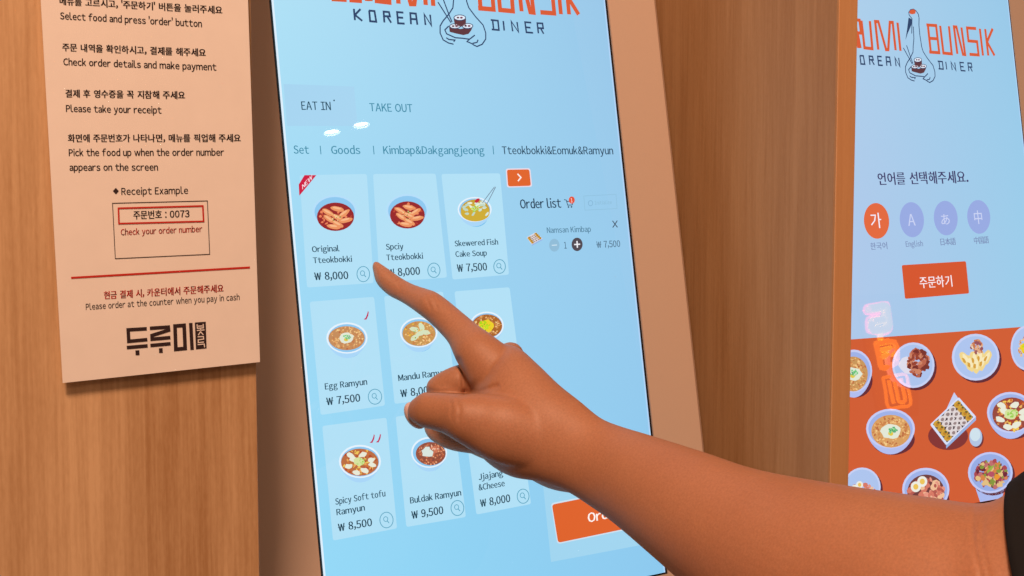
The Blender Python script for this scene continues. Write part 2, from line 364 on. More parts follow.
def food(A, kind, cx, cy, rx, ry, lv=8):
    k = min(rx, ry) / 15.
    if kind == 'rice_cakes':
        noodles(A, cx, cy, rx * .9, ry * .9, [(190, 70, 50), (150, 40, 40), (235, 130, 90)], lv, 40, 1.8 * k)
        for x, y, a in [(-.4, -.3, .5), (.1, -.55, .2), (-.35, .15, .6), (.1, .05, .45), (.45, -.2, -.6), (.1, .5, .5), (-.1, .7, .15), (.55, .25, -.2)]:
            A.blob(cx + x * rx, cy + y * ry, 7.2 * k, (236, 150, 98), lv + 1.2 + x * .2, .36, a, .08, 12); A.blob(cx + x * rx - .6, cy + y * ry - .8, 4.6 * k, (248, 186, 138), lv + 1.6 + x * .1, .25, a, .1, 10)
        noodles(A, cx, cy, rx * .35, ry * .35, [(240, 215, 150), (120, 150, 60)], lv + 2.2, 12, .9 * k)
    elif kind == 'egg_noodles':
        noodles(A, cx, cy, rx, ry, ORN, lv, 170, 1.35 * k)
        A.blob(cx - .3, cy, 9.4 * k, (226, 232, 214), lv + 1.5, .72, 0, .1, 14); A.blob(cx - .5, cy + 2 * k, 2.6 * k, (226, 200, 70), lv + 1.8, .8, 0, .15)
        noodles(A, cx + .5, cy - 1.2 * k, 5.0 * k, 3.0 * k, [(110, 205, 130), (150, 220, 140), (70, 160, 110)], lv + 2.2, 26, 1.1 * k)
    elif kind == 'dumplings':
        noodles(A, cx, cy, rx, ry, ORN + [(240, 190, 60)], lv, 120, 1.5 * k)
        for x, y, a in [(-.3, -.35, .3), (.15, -.5, 1.2), (.4, -.1, .2), (-.25, .3, -.6), (.05, 0, -.3)]:
            A.blob(cx + x * rx, cy + y * ry, 5.6 * k, (214, 226, 190), lv + 1.4 + x * .2, .55, a, .15, 11)
        noodles(A, cx, cy, rx * .6, ry * .5, [(150, 170, 60), (226, 200, 80)], lv + 2.2, 16, .9 * k)
    elif kind == 'cheese':
        noodles(A, cx, cy, rx, ry, ORN, lv, 130, 1.5 * k)
        A.blob(cx - 1, cy, 10 * k, (238, 206, 40), lv + 1.3, .8, 0, .12, 14); noodles(A, cx - 2.5, cy - 1, rx * .35, ry * .4, [(190, 222, 30), (170, 214, 20), (225, 225, 60)], lv + 2, 34, 1.6 * k)
        noodles(A, cx + 2, cy + 1, rx * .7, ry * .6, [(120, 90, 30), (225, 150, 60)], lv + 2.6, 16, .7 * k)
    elif kind == 'tofu':
        noodles(A, cx, cy, rx, ry, [(210, 110, 50), (236, 170, 90), (180, 70, 40), (240, 200, 90)], lv, 110, 1.6 * k)
        for x, y in [(-.6, .3), (-.35, -.2), (.15, -.55), (.6, -.15), (.25, .6), (-.2, .75), (.65, .2), (-.5, -.5)]:
            A.blob(cx + x * rx, cy + y * ry, 4.4 * k, (232, 234, 216), lv + 1.4 + x * .2, .62, random.uniform(-.5, .5), .2, 9)
        A.blob(cx - 1, cy - .5, 6 * k, (214, 226, 160), lv + 2, .8, 0, .15, 12); noodles(A, cx, cy - 1, rx * .3, ry * .3, [(150, 205, 80), (180, 215, 110)], lv + 2.3, 16, 1.1 * k)
    elif kind == 'buldak':
        noodles(A, cx, cy, rx, ry, [(206, 116, 78), (232, 160, 118), (176, 88, 62), (140, 76, 62)], lv, 150, 1.5 * k)
        A.blob(cx - 4.2 * k, cy - 1.5 * k, 8.6 * k, (218, 230, 222), lv + 1.5, .75, .3, .2, 12)
        for i in range(9): A.blob(cx + random.uniform(1, 8) * k, cy + random.uniform(-8, -2) * k, 4.5 * k, random.choice([(240, 190, 160), (210, 120, 90)]), lv + 1.8 + i * .1, .2, random.uniform(-1.4, 1.4), .1)
    elif kind == 'soup':
        A.ell(cx, cy + ry * .2, rx, ry * .8, (206, 172, 52), lv)
        for i in range(26): A.blob(cx + random.uniform(-.85, .85) * rx, cy + random.uniform(-.8, .35) * ry, 3.2 * k, random.choice([(214, 232, 220), (190, 214, 196), (238, 240, 214)]), lv + .5 + i * .04, .5, random.uniform(-1, 1), .25)
        noodles(A, cx + .5, cy - 2, rx * .35, ry * .3, [(170, 210, 60), (210, 222, 80)], lv + 2, 14, 1.5 * k)
        A.blob(cx + 2, cy - ry * .9, 4.2 * k, (196, 40, 60), lv + 2.5, .6, -.6, .2)
        noodles(A, cx, cy, rx * .85, ry * .7, [(150, 60, 60), (190, 150, 60)], lv + 2.4, 10, .8 * k)
    elif kind == 'pork':
        A.blob(cx - 6 * k, cy + 1, 8.5 * k, (222, 220, 236), lv + .5, .85, .4, .1, 12)
        noodles(A, cx + 3 * k, cy - 1 * k, rx * .62, ry * .85, [(150, 66, 50), (186, 100, 76), (120, 48, 42), (206, 130, 100)], lv + 1, 120, 2.4 * k)
    elif kind == 'fried_dumplings':
        for x, y, a in [(-.55, .1, 1.0), (-.3, .35, 1.3), (0, .42, 1.5), (.3, .3, 1.8), (.55, .02, 2.0), (-.1, .1, 1.4), (.2, .0, 1.6)]:
            A.blob(cx + x * rx, cy + y * ry, 7.2 * k, (240, 214, 140), lv + 1 + y * .3, .5, a, .1, 12); A.blob(cx + x * rx + .6, cy + y * ry - .8, 4.6 * k, (246, 232, 186), lv + 1.5 + y * .3, .36, a, .1, 10); A.blob(cx + x * rx - 1.2, cy + y * ry + 1.2, 2.4 * k, (214, 160, 60), lv + 1.9 + y * .3, .5, a)
        noodles(A, cx + 1, cy - ry * .62, rx * .28, ry * .42, [(226, 170, 130), (150, 80, 90), (240, 220, 190), (200, 120, 80)], lv + 2.3, 40, 1.8 * k)
    elif kind == 'mixed_meat':
        noodles(A, cx, cy, rx, ry, [(140, 50, 70), (170, 70, 80), (110, 35, 55), (214, 130, 70), (130, 150, 60), (190, 110, 110), (226, 190, 130)], lv, 190, 3.0 * k)
        A.blob(cx, cy, 3.6 * k, (180, 80, 100), lv + 1.6, .9); A.blob(cx + 6 * k, cy + 3 * k, 3 * k, (230, 150, 50), lv + 1.6, 1)
        A.blob(cx - 1 * k, cy - 5 * k, 5 * k, (150, 180, 70), lv + 1.6, .3, -.8)
    elif kind == 'ham_rice':
        noodles(A, cx, cy + 2, rx, ry, [(214, 120, 100), (230, 150, 130), (180, 90, 80), (240, 190, 150)], lv, 70, 3 * k)
        for x, y in [(-.55, -.3), (-.2, -.6)]:
            A.ell(cx + x * rx, cy + y * ry, 4.3 * k, 4.6 * k, (236, 236, 226), lv + 2); A.ell(cx + x * rx, cy + y * ry, 2.2 * k, 2.5 * k, (236, 196, 90), lv + 2.3)

# ------------------------------------------------------------------ kiosks
XK0, XK1 = SL - BEZ, SR + BEZ
PIV = (PERIOD + SR, kst(1010, 8)[1]); ROT = -.023
def kface(s, t, lv, first):
    if first: return k3(s, t, lv)
    x, y = s - PIV[0], t - PIV[1]; c_, s_ = math.cos(ROT), math.sin(ROT)
    return k3(PIV[0] + x * c_ - y * s_, PIV[1] + x * s_ + y * c_, lv)
def make_kiosk(first):
    ds = 0 if first else PERIOD
    K0 = kface(ds, 0, 0, first)
    hK = (kface(ds + 1, 0, 0, first) - K0); uK = (kface(ds, 1, 0, first) - K0)
    base = Vector((K0.x, K0.y + .03, 0))
    t = thing('ordering_kiosk', 'self-order kiosk with the food menu grid on its tall lit screen, touched by a finger' if first else
              'self-order kiosk right of the wooden divider, showing language buttons above an orange food banner', 'kiosk', base, 'self-order kiosks')
    TOP, BOT = ST + BEZ, SB - BEZ - .03
    def kb(name, s0, t0, d0, s1, t1, d1, mat, bev, par=t, label=None):
        return box(name, K0, hK, uK, nW, (s0, t0, d0), (s1, t1, d1), mat, par, bev, label)
    kb('housing', XK0 + .0015, BOT + .002, -.050, XK1 - .0015, TOP - .002, -.0068, M_KIOSK, .002)
    # bezel: front plate with an opening for the display
    e, eR = .0008, .0019
    vo = [(XK0, BOT), (XK1, BOT), (XK1, TOP), (XK0, TOP)]; vi = [(SL - e, SB - e), (SR + eR, SB - e), (SR + eR, ST + e), (SL - e, ST + e)]
    ch = .0030; dz = .0022
    vc = [(XK0 + ch, BOT + ch), (XK1 - ch, BOT + ch), (XK1 - ch, TOP - ch), (XK0 + ch, TOP - ch)]
    vs = [K0 + hK * x + uK * y + nW * z for ring_, z in ((vo, -.006), (vo, -dz), (vc, 0), (vi, 0), (vi, -.006)) for x, y in ring_]
    fs = []
    for r_ in range(4):
        for i in range(4):
            j = (i + 1) % 4; fs.append((r_ * 4 + i, r_ * 4 + j, r_ * 4 + 4 + j, r_ * 4 + 4 + i))
    bz = link('bezel', vs, fs, M_KIOSK, t)
    bm = bmesh.new(); bm.from_mesh(bz.data); bmesh.ops.recalc_face_normals(bm, faces=bm.faces); bm.to_mesh(bz.data); bm.free()
    kb('screen_border', SL - e, SB - e, -.0060, SR + eR, ST + e, -.0010, M_BLACK, .0003, label='thin black edge around the lit screen')
    box('pedestal', base, EX, EY, EZ, (-.055, -.012, .012), (.055, .028, K0.z + BOT - .004), M_KIOSK, t, .002)
    box('foot_plate', base, EX, EY, EZ, (-.10, -.075, 0), (.10, .075, .012), M_KIOSK, t, .003)
    # lit display, viewing-angle falloff and reflected room light painted into its gradient
    q = .0006
    nx, ny = 12, 24
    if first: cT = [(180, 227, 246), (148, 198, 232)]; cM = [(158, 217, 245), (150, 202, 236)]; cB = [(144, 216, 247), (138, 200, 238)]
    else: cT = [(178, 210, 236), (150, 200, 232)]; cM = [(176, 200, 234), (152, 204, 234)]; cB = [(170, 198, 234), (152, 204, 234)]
    vs, fs, cols = [], [], []
    for j in range(ny + 1):
        for i in range(nx + 1):
            vs.append(kface(ds + SL + q + (SR - SL - 2 * q) * i / nx, SB + q + (ST - SB - 2 * q) * j / ny, 0, first))
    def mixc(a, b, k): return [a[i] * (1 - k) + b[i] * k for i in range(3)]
    for j in range(ny):
        for i in range(nx):
            b = j * (nx + 1) + i; fs.append((b, b + 1, b + nx + 2, b + nx + 1))
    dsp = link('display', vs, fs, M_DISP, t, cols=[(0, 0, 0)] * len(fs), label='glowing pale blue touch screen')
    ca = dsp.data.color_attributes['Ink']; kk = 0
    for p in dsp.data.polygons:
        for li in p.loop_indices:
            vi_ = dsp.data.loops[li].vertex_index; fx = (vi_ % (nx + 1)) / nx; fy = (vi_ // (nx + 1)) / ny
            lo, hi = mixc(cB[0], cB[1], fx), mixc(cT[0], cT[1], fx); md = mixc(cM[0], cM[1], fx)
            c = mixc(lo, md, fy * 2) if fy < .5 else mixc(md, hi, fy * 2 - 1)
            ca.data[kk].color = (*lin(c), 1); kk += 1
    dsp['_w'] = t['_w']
    for a0, a1, c_ in ((SL + .0006, SL + .0019, (222, 240, 253)), (SR - .0017, SR - .0006, (176, 212, 248))):  # halo along the screen sides painted as brighter strips
        G_ = Art(lambda x, y, lv=0: kface(ds + x, y, lv, first), uW)
        G_.face([(a0, SB + .0006), (a1, SB + .0006), (a1, ST - .0006), (a0, ST - .0006)], c_, .5)
        G_.build('edge_glow', M_DISP, dsp, 'thin painted glow down the %s edge of the lit screen' % ('left' if a0 < 0 else 'right'))
    build_logo('shop_logo', dsp, kbase, first)
    return t, dsp
k1, d1 = make_kiosk(True)
k2, d2 = make_kiosk(False)

INK, TEAL, ORG = (28, 72, 92), (62, 138, 165), (224, 100, 42)
def art(): return Art(kmap, uW)
A = art()
A.face([(283.5, 84), (354, 86.5), (357.5, 126), (287, 126)], (166, 213, 241), 1)
A.text('EAT IN', (301.6, 109.8), (331, 110.2), 11.4, INK); A.ell(334, 100.5, .8, .8, INK, 3)
A.build('menu_tab', M_DISP, d1)
A = art(); A.text('TAKE OUT', (369.8, 111.2), (412.8, 112.3), 11, TEAL); A.build('menu_tab', M_DISP, d1)
A = art()
A.text('Set', (293.8, 153.6), (309.2, 153.8), 11, TEAL); A.text('Goods', (331.3, 154), (360.5, 154), 11, TEAL)
A.text('Kimbap&Dakgangjeong', (383.4, 154), (484.5, 154.2), 10.6, TEAL); A.text('Tteokbokki&Eomuk&Ramyun', (502.3, 154.2), (613.3, 154.4), 10.6, (30, 66, 90))
for x in (320.5, 373.6, 493.2): A.strip([(x - .4, 145.8), (x + .4, 154.4)], .8, TEAL, 3)
A.build('category_row', M_DISP, d1)

def magn(A, x, y, r1, r2):
    c = (92, 164, 192)
    A.ring(x, y, r1, r2, .8, c, 3); A.ring(x - .8, y - .9, 2.1, 2.4, .7, c, 3, 16); A.strip([(x + .9, y + 1), (x + 2.6, y + 3)], .9, c, 3)
def chili(A, x, y, s=1):
    A.face([(x, y), (x + 2 * s, y - 1.5 * s), (x + 3.4 * s, y - 5 * s), (x + 4.1 * s, y - 8 * s), (x + 4.9 * s, y - 7 * s), (x + 4.4 * s, y - 3.4 * s), (x + 2.6 * s, y + .3 * s)], (192, 50, 92), 6)
CARD = (177, 224, 246)
cards = [
 (((299.5, 175.2), (366.8, 174), (373.6, 283), (307, 287.5)), [('Original', (312, 252.2), (339.8, 251.2), 7.9), ('Tteokbokki', (313.2, 263.3), (352.2, 261.8), 7.9)], '8,000', ((314.3, 280.2), (348.6, 279)), (363.2, 274.1, 6.3, 7.6),
  ('rice_cakes', (334.6, 211.8, 22.3, 16.6, 335.3, 216.8, 18.6, 14.2, 3))),
 (((373, 174), (435.6, 173.6), (447, 277.5), (379.6, 282.5)), [('Spciy', (386, 249.8), (403.6, 249.2), 7.9), ('Tteokbokki', (386.5, 260.5), (423.2, 258.8), 7.9)], '8,000', ((388, 276.6), (420.3, 274.6)), (433.8, 270.3, 6.1, 7.2),
  ('rice_cakes', (407.2, 210.5, 21.2, 16.4, 407.2, 215, 17.4, 13.6, 3))),
 (((441.3, 174), (500, 173.3), (509, 274.6), (452.6, 279.6)), [('Skewered Fish', (454.8, 246.4), (498.2, 244.6), 7.6), ('Cake Soup', (455.5, 257), (487, 255.6), 7.6)], '7,500', ((457, 272), (487.3, 270.4)), (499.5, 266.5, 5.8, 6.9),
  ('soup', (474.5, 209.5, 17, 12.5, 475, 210.5, 14.5, 11, 6))),
 (((309.7, 301.8), (374, 296.8), (385, 405.5), (320.7, 415)), [('Egg Ramyun', (325, 389.6), (367.3, 384.6), 8.4)], '7,500', ((326.3, 405.4), (360.5, 401.4)), (374.9, 396.7, 6.7, 7.5),
  ('egg_noodles', (346.8, 338, 20.6, 15.6, 346.4, 338.2, 18.2, 12, 6))),
 (((384, 296.2), (443, 291.6), (456.5, 395), (394.6, 404)), [('Mandu Ramyun', (398.4, 381.2), (450, 374.6), 8.4)], '8,000', ((400.4, 397.4), (434, 393.2)), (446.5, 387.5, 6.3, 7.3),
  ('dumplings', (418.6, 332.5, 18.8, 15, 418.8, 333.6, 16.6, 12.4, 6))),
 (((454.4, 291.4), (509.5, 287.2), (522, 384.6), (466.5, 393.6)), [], None, None, None,
  ('cheese', (486.6, 325.6, 17, 14, 486.8, 326, 15.2, 11.6, 6))),
 (((322.2, 426), (386.4, 417.6), (397, 528.4), (333, 540.6)), [('Spicy Soft tofu', (335.4, 504.8), (385.5, 496.2), 8.4), ('Ramyun', (336.6, 515.4), (365, 510.4), 8.4)], '8,500', ((338, 531.6), (372.3, 525.8)), (386.4, 520, 6.6, 7.8),
  ('tofu', (359.8, 461.4, 21, 16.6, 359.6, 462.2, 18.8, 13.6, 6))),
 (((395.6, 416.6), (453, 409.4), (465.9, 517), (406.3, 527)), [('Buldak Ramyun', (410.2, 503.6), (461.3, 495.4), 8.4)], '9,500', ((411.5, 519), (443.6, 513.8)), (457.3, 508, 6.4, 7.5),
  ('buldak', (429, 452.4, 18, 15.4, 430.5, 453.6, 15, 11.6, 5))),
 (((462.6, 408.4), (517.5, 401.6), (531, 504), (476.4, 514.6)), [('Jjajang', (478.7, 480.2), (503.2, 475.8), 8.2), ('&Cheese', (478.7, 490.6), (504.9, 486), 8.2)], '8,000', ((480.2, 507.2), (510.5, 501.8)), (523, 496.2, 5.9, 7.1), None)]
names = ['rice cakes in red sauce', 'rice cakes in darker red sauce', 'fish cake soup with chopsticks', 'noodles topped with egg and spring onion', 'noodles with white dumplings', 'noodles under yellow cheese', 'noodles with white tofu cubes', 'red noodles with white topping']
for i, (q, lines, price, pp, mg, fd) in enumerate(cards):
    A = art(); A.face(rrect(q, 2.5), CARD, 1)
    for s_, p0, p1, H in lines: A.text(s_, p0, p1, H, INK, 3, .030)
    if price:
        A.text('₩ ' + price, pp[0], pp[1], 10.6, (24, 62, 80), 3, .030)
    if mg: magn(A, *mg)
    A.build('menu_card', M_DISP, d1)
    if fd:
        B = art(); kd, a = fd
        col = dict(rice_cakes=(150, 34, 40), soup=(196, 160, 50), egg_noodles=(196, 140, 92), dumplings=(200, 150, 84), cheese=(170, 100, 40), tofu=(186, 108, 66), buldak=(150, 82, 62))[kd]
        bowl(B, *a, rim=(180, 222, 250) if kd == 'rice_cakes' else (228, 242, 253), inner=(140, 200, 240), food=col, side=(168, 214, 248) if kd != 'rice_cakes' else (176, 222, 246), under=(110, 190, 236) if kd != 'rice_cakes' else CARD)
        food(B, kd, *a[4:8])
        if i == 2: B.strip([(482, 203), (494, 187)], .7, (110, 130, 150), 14); B.strip([(486.5, 204), (495.2, 187)], .7, (110, 130, 150), 14)
        B.build('food_picture', M_DISP, d1, 'picture of a bowl of ' + names[i])
for pts in ([(363.4, 319.4)], [(369.4, 442.6), (375.6, 442.2)]):
    A = art()
    for x, y in pts: chili(A, x, y, 1.05)
    A.build('chili_mark', M_DISP, d1, 'small red chili icon')
A = art(); A.face([(304.4, 175.2), (316.2, 175.2), (299.2, 195.8), (298.6, 184.6)], (206, 24, 66), 5)
A.text('NEW', (302.3, 189.6), (312.4, 178.6), 6.2, (250, 225, 235), 6, .02); A.build('new_ribbon', M_DISP, d1, 'small red corner ribbon reading NEW')
A = art(); A.face(rrect([(505.6, 168.6), (530.2, 168.2), (532.2, 186.8), (507, 187.6)], 2.5), (232, 220, 232), 2)
A.face(rrect([(506.8, 169.8), (529.2, 169.4), (530.8, 185.8), (508, 186.5)], 2.2), ORG, 3); A.strip([(517.4, 173.8), (520.8, 177.6), (517.8, 181.2)], 1.3, (255, 240, 235), 5)
A.build('arrow_button', M_DISP, d1, 'small orange button with a white arrow')
A = art(); A.text('Order list', (520.3, 208.6), (561.4, 207.6), 12.4, (26, 56, 80), 3, .030)
A.strip([(564, 199.6), (566.2, 200.2), (567.6, 205.2), (572, 205), (573, 201.6), (566.8, 201.4)], .8, (50, 80, 105), 3); A.ell(568.4, 207, .8, .9, (50, 80, 105), 3); A.ell(571.4, 206.9, .8, .9, (50, 80, 105), 3)
A.ell(571.6, 200.1, 3, 3.6, (226, 82, 56), 5); A.text('1', (570.8, 202.4), (572.4, 202.3), 5.6, (255, 240, 235), 6, .02)
A.strip([(583.6, 196), (615.8, 194.4), (617, 208.6), (584.8, 210.2)], .5, (140, 190, 218), 3, True)
A.ring(590.4, 203.2, 2.2, 2.6, .7, (130, 180, 212), 3, 14); A.text('Initialize', (594.6, 204.8), (611.8, 204), 5.2, (140, 188, 216), 3)
A.build('order_heading', M_DISP, d1)
A = art(); A.text('Namsan Kimbap', (547, 233), (591, 231.8), 7.6, (78, 124, 150), 3)
A.strip([(612.4, 220.8), (617.4, 227.4)], .9, (50, 70, 90), 3); A.strip([(617.2, 220.6), (612.6, 227.6)], .9, (50, 70, 90), 3.5)
A.ell(554.2, 245.2, 5.2, 6.4, (142, 188, 216), 3); A.strip([(551.6, 245.4), (556.8, 245)], 1.1, (200, 225, 240), 5)
A.text('1', (564.4, 248.6), (566.8, 248.5), 9, (60, 90, 115), 3); A.ell(577, 244.4, 5.5, 6.7, (76, 70, 80), 3)
A.strip([(574, 244.6), (580, 244.2)], 1.3, (240, 240, 245), 5); A.strip([(576.8, 241), (577.2, 247.8)], 1.3, (240, 240, 245), 5.5)
A.text('₩ 7,500', (596.6, 248), (620.4, 246.8), 9, (76, 108, 132), 3)
A.build('order_entry', M_DISP, d1)
def kimbap_tray(A, c, lv, s):
    """quad tray with rolls inside; c = four corners"""
    c = [Vector(p) for p in c]
    dn = Vector((.0, 2.6 * s))
    A.face([c[3], c[3] + dn * .9, c[2] + dn, c[2] + dn * .2], (150, 180, 228), lv); A.face([c[2], c[2] + dn, c[1] + dn, c[1]], (176, 200, 240), lv)
    A.face(rrect(c, 1.2 * s), (214, 224, 250), lv + 1)
    m_ = sum(c, Vector((0, 0))) / 4; ci = [m_ + (p - m_) * .88 for p in c]; A.face(ci, (84, 72, 76), lv + 2)
    for i in range(4):
        for j in range(5):
            a_2, b_2 = (i + .5) / 4, (j + .5) / 5
            p = (ci[0] * (1 - b_2) + ci[1] * b_2) * (1 - a_2) + (ci[3] * (1 - b_2) + ci[2] * b_2) * a_2
            yel = j in (0, 4)
            A.blob(p.x, p.y, 3.0 * s, (206, 160, 60) if yel else (224, 214, 214), lv + 3, .8, -.6, .12, 9); A.blob(p.x + .3, p.y + .2, 1.5 * s, (190, 130, 40) if yel else (150, 130, 130), lv + 3.5, .8, -.6, .2, 7)
            if yel: A.blob(p.x + s, p.y - s, 1.0 * s, (90, 90, 50), lv + 4, .7, .3)
A = art(); kimbap_tray(A, [(526.4, 237.4), (535.8, 232.2), (542.4, 238.6), (531.6, 244.6)], 3, .55); A.build('food_picture', M_DISP, d1, 'tiny picture of a tray of seaweed rice rolls')
A = art(); A.face([(541.6, 471), (648.5, 451.4), (660, 541.4), (551, 562)], (160, 213, 240), 1); A.build('button_panel', M_DISP, d1)
A = art(); A.face(rrect([(550.8, 503.2), (645, 484.4), (652.4, 524.4), (557.2, 544.2)], 3.5), (206, 226, 240), 2)
A.face(rrect([(551.8, 504.6), (644, 486), (651.2, 523.4), (558, 542.8)], 3), (222, 98, 42), 3)
A.text('Order', (588, 522.6), (620, 515.6), 12.6, (255, 246, 240), 5, .030); A.build('order_button', M_DISP, d1, 'wide orange Order button')

# second display
A = art(); A.text('언어를 선택해주세요.', (878.2, 184.2), (968.6, 182), 14, (62, 60, 104), 3, .024); A.build('heading_text', M_DISP, d2)
for (x, y, rx, ry, c, g, lab, g0, g1, gh, p0, p1) in [
    (876.4, 220.9, 12.6, 17.9, (226, 104, 62), '가', '한국어', 871.2, 881.8, 17, (870.6, 249.4), (887.4, 248.4)),
    (911.7, 219.7, 12.1, 17.6, (150, 170, 226), 'A', 'English', 908.2, 915.6, 16, (905.9, 246.8), (923, 246.2)),
    (945.6, 218.1, 11.9, 17.3, (150, 170, 226), 'あ', '日本語', 941.4, 950, 12.5, (940.6, 245), (956, 244.2)),
    (978.6, 216.9, 11.5, 16.9, (150, 170, 226), '中', '中国語', 974.6, 982.6, 15, (974.2, 243.6), (989, 242.6))]:
    A = art(); A.ell(x, y, rx, ry, c, 3, -.08, 36); A.text(g, (g0, y + 6.2), (g1, y + 5.8), gh, (240, 238, 250) if g == '가' else (200, 208, 240), 5, .008)
    A.text(lab, p0, p1, 8 if lab != 'English' else 7.4, (120, 138, 178), 3); A.build('language_button', M_DISP, d2, 'orange round Korean language button' if g == '가' else None)
A = art(); A.face(rrect([(901.6, 265.2), (965.8, 261.2), (969, 293.4), (904.9, 298.9)], 1.6), (212, 84, 44), 3); A.text('주문하기', (919.9, 287.4), (952.4, 285.6), 12.8, (248, 236, 240), 5, .016); A.build('order_button', M_DISP, d2, 'orange order button with white Korean lettering')
A = art()
e0 = l2(844, 347.2); e1 = l2(1022, 327.8)
yy = (e0[1] + e1[1]) / 2
b_ = len(A.v); A.v += [kface(PERIOD + SL + .0006, yy, 4e-5, 0), kface(PERIOD + SR - .0006, yy, 4e-5, 0), kface(PERIOD + SR - .0006, SB + .0006, 4e-5, 0), kface(PERIOD + SL + .0006, SB + .0006, 4e-5, 0)]; A.f.append((0, 1, 2, 3)); A.c.append(lin((208, 92, 50)))
A.build('food_banner', M_DISP, d2, 'orange banner on the lower part of the screen')
def kp(fn, label):
    A = art(); fn(A); A.build('food_picture', M_DISP, d2, label)
def dish(cx, cy, rx, ry, kd, fx, fy, frx, fry, body, fcol):
    def fn(A):
        A.ell(cx + 2.5, cy + body + 2.5, rx * .9, ry * .8, (100, 40, 52), 2)
        bowl(A, cx, cy, rx, ry, fx, fy, frx, fry, body, rim=(196, 204, 244), inner=(158, 178, 232), food=fcol, side=(176, 190, 240), under=(110, 44, 54)); food(A, kd, fx, fy, frx, fry)
    return fn
kp(dish(890.3, 428.6, 24.4, 19.8, 'egg_noodles', 890.6, 431.2, 19.6, 16.4, 8, (214, 158, 96)), 'picture of a bowl of noodles with an egg')
def fn(A): plate(A, 913.2, 365.2, 21.2, 22.8); food(A, 'pork', 914.5, 364, 17, 17)
kp(fn, 'picture of sliced pork with rice')
def fn(A): plate(A, 975.5, 357.2, 23.8, 23.4); food(A, 'fried_dumplings', 975.5, 357.5, 19.5, 17.5)
kp(fn, 'picture of a plate of dumplings')
def fn(A):
    A.face([(945, 412), (954, 392.2), (962, 404)], (196, 206, 240), 3); A.ell(948, 436, 20, 14, (130, 50, 50), 2)
    kimbap_tray(A, [(929.8, 424.6), (958.6, 397.2), (975.8, 416.6), (946, 445.4)], 4, 1.35)
kp(fn, 'picture of a tray of seaweed rice rolls')
def fn(A): A.ell(977, 439, 6.6, 9, (110, 44, 50), 2); A.ell(975.6, 437.2, 6.5, 9.4, (176, 196, 226), 4); A.ell(975, 434.6, 5.2, 6.6, (206, 226, 236), 5)
kp(fn, 'picture of a small pale dip cup')
kp(dish(1010.4, 412.4, 23.6, 20.5, 'tofu', 1011.4, 414.4, 19.4, 17, 8, (150, 70, 60)), 'picture of a bowl of stew with white pieces')
kp(dish(925.6, 489.4, 23.6, 21.6, 'ham_rice', 925.6, 492, 18.6, 17.5, 8, (110, 60, 60)), 'picture of a dish with boiled eggs and ham')
def fn(A):
    A.face([(974, 484), (1006, 482), (1002, 498), (980, 502)], (170, 186, 238), 3)
    plate(A, 990.2, 472.6, 22.4, 20.6, (190, 200, 244), (150, 172, 228)); food(A, 'mixed_meat', 990.8, 474, 16.8, 14.6)
kp(fn, 'picture of a bowl of dark red braised meat')
kp(dish(853.5, 371, 18.4, 21.4, 'egg_noodles', 853, 374, 14.6, 17.5, 7, (200, 150, 90)), 'picture of a noodle bowl cut by the divider')
def fn(A): plate(A, 862, 487, 18.5, 19.5); food(A, 'ham_rice', 862, 492, 14, 12)
kp(fn, 'picture of a dish half hidden by the arm')
def fn(A): plate(A, 1027, 348, 16.5, 22.5); food(A, 'cheese', 1029, 348, 12, 14)
kp(fn, 'picture of a dish with yellow topping')

# ------------------------------------------------------------------ poster on the left wooden panel
YP = YF - .0045
def pmap(px, py, lv=0): return whit(px, py, YP - lv)
pc = [(34.8, -105), (244.5, -105), (260, 362), (62.8, 383)]
pw = [pmap(*p) for p in pc]
pb = (pw[2] + pw[3]) / 2
poster = thing('instruction_poster', 'pale paper sign of Korean and English ordering steps hanging on the left wooden panel', 'poster', (pb.x, YF, pb.z))
vs, fs = [], []
NX, NY = 10, 24
for j in range(NY + 1):
    for i in range(NX + 1):
        fx, fy = i / NX, j / NY
        p = (pw[3] * (1 - fx) + pw[2] * fx) * (1 - fy) + (pw[0] * (1 - fx) + pw[1] * fx) * fy
        vs.append(p + Vector((0, 0, 0)))
for j in range(NY):
    for i in range(NX):
        b = j * (NX + 1) + i; fs.append((b, b + 1, b + NX + 2, b + NX + 1))
ps = link('paper_sheet', vs, fs, M_PAPER, poster)
md = ps.modifiers.new('thick', 'SOLIDIFY'); md.thickness = .0006; md.offset = -1
M_TAPE = plain('grey_foam_tape', (.5, .47, .42), .7)
for px, py in ((70, -80), (215, -80)):
    p = pmap(px, py); box('adhesive_pad', Vector((p.x, YF, p.z)), EX, EY, EZ, (-.008, -.0040, -.008), (.008, .0004, .008), M_TAPE, poster)
DK_, RD = (44, 24, 26), (196, 40, 24)
def part_(): return Art(pmap, EZ, 6e-5)
A = part_()
T = lambda s_, x0, y0, x1, y1, H, b=.024, c=DK_: A.text(s_, (x0, y0), (x1, y1), H, c, 3, b)
T('메뉴를 고르시고, ‘주문하기’ 버튼을 눌러주세요', 59.5, 4, 222.5, 13.4, 8.8, .030)
T('Select food and press ‘order’ button', 60.1, 19, 202, 27, 9.2)
T('주문 내역을 확인하시고, 결제를 해주세요', 62.2, 50.3, 206, 55.9, 8.8, .030)
T('Check order details and make payment', 63.3, 65, 216.5, 70.4, 9.2)
T('결제 후 영수증을 꼭 지참해 주세요', 65.4, 96.6, 185.2, 98.4, 8.8, .030)
T('Please take your receipt', 66, 111.7, 161.6, 113.4, 9.2)
T('화면에 주문번호가 나타나면, 메뉴를 픽업해 주세요', 67.8, 141.4, 240.8, 141.2, 8.8, .030)
T('Pick the food up when the order number', 68.8, 155.9, 224.2, 155.5, 9.2)
T('appears on the screen', 69.5, 170.6, 158.1, 170.4, 9.2)
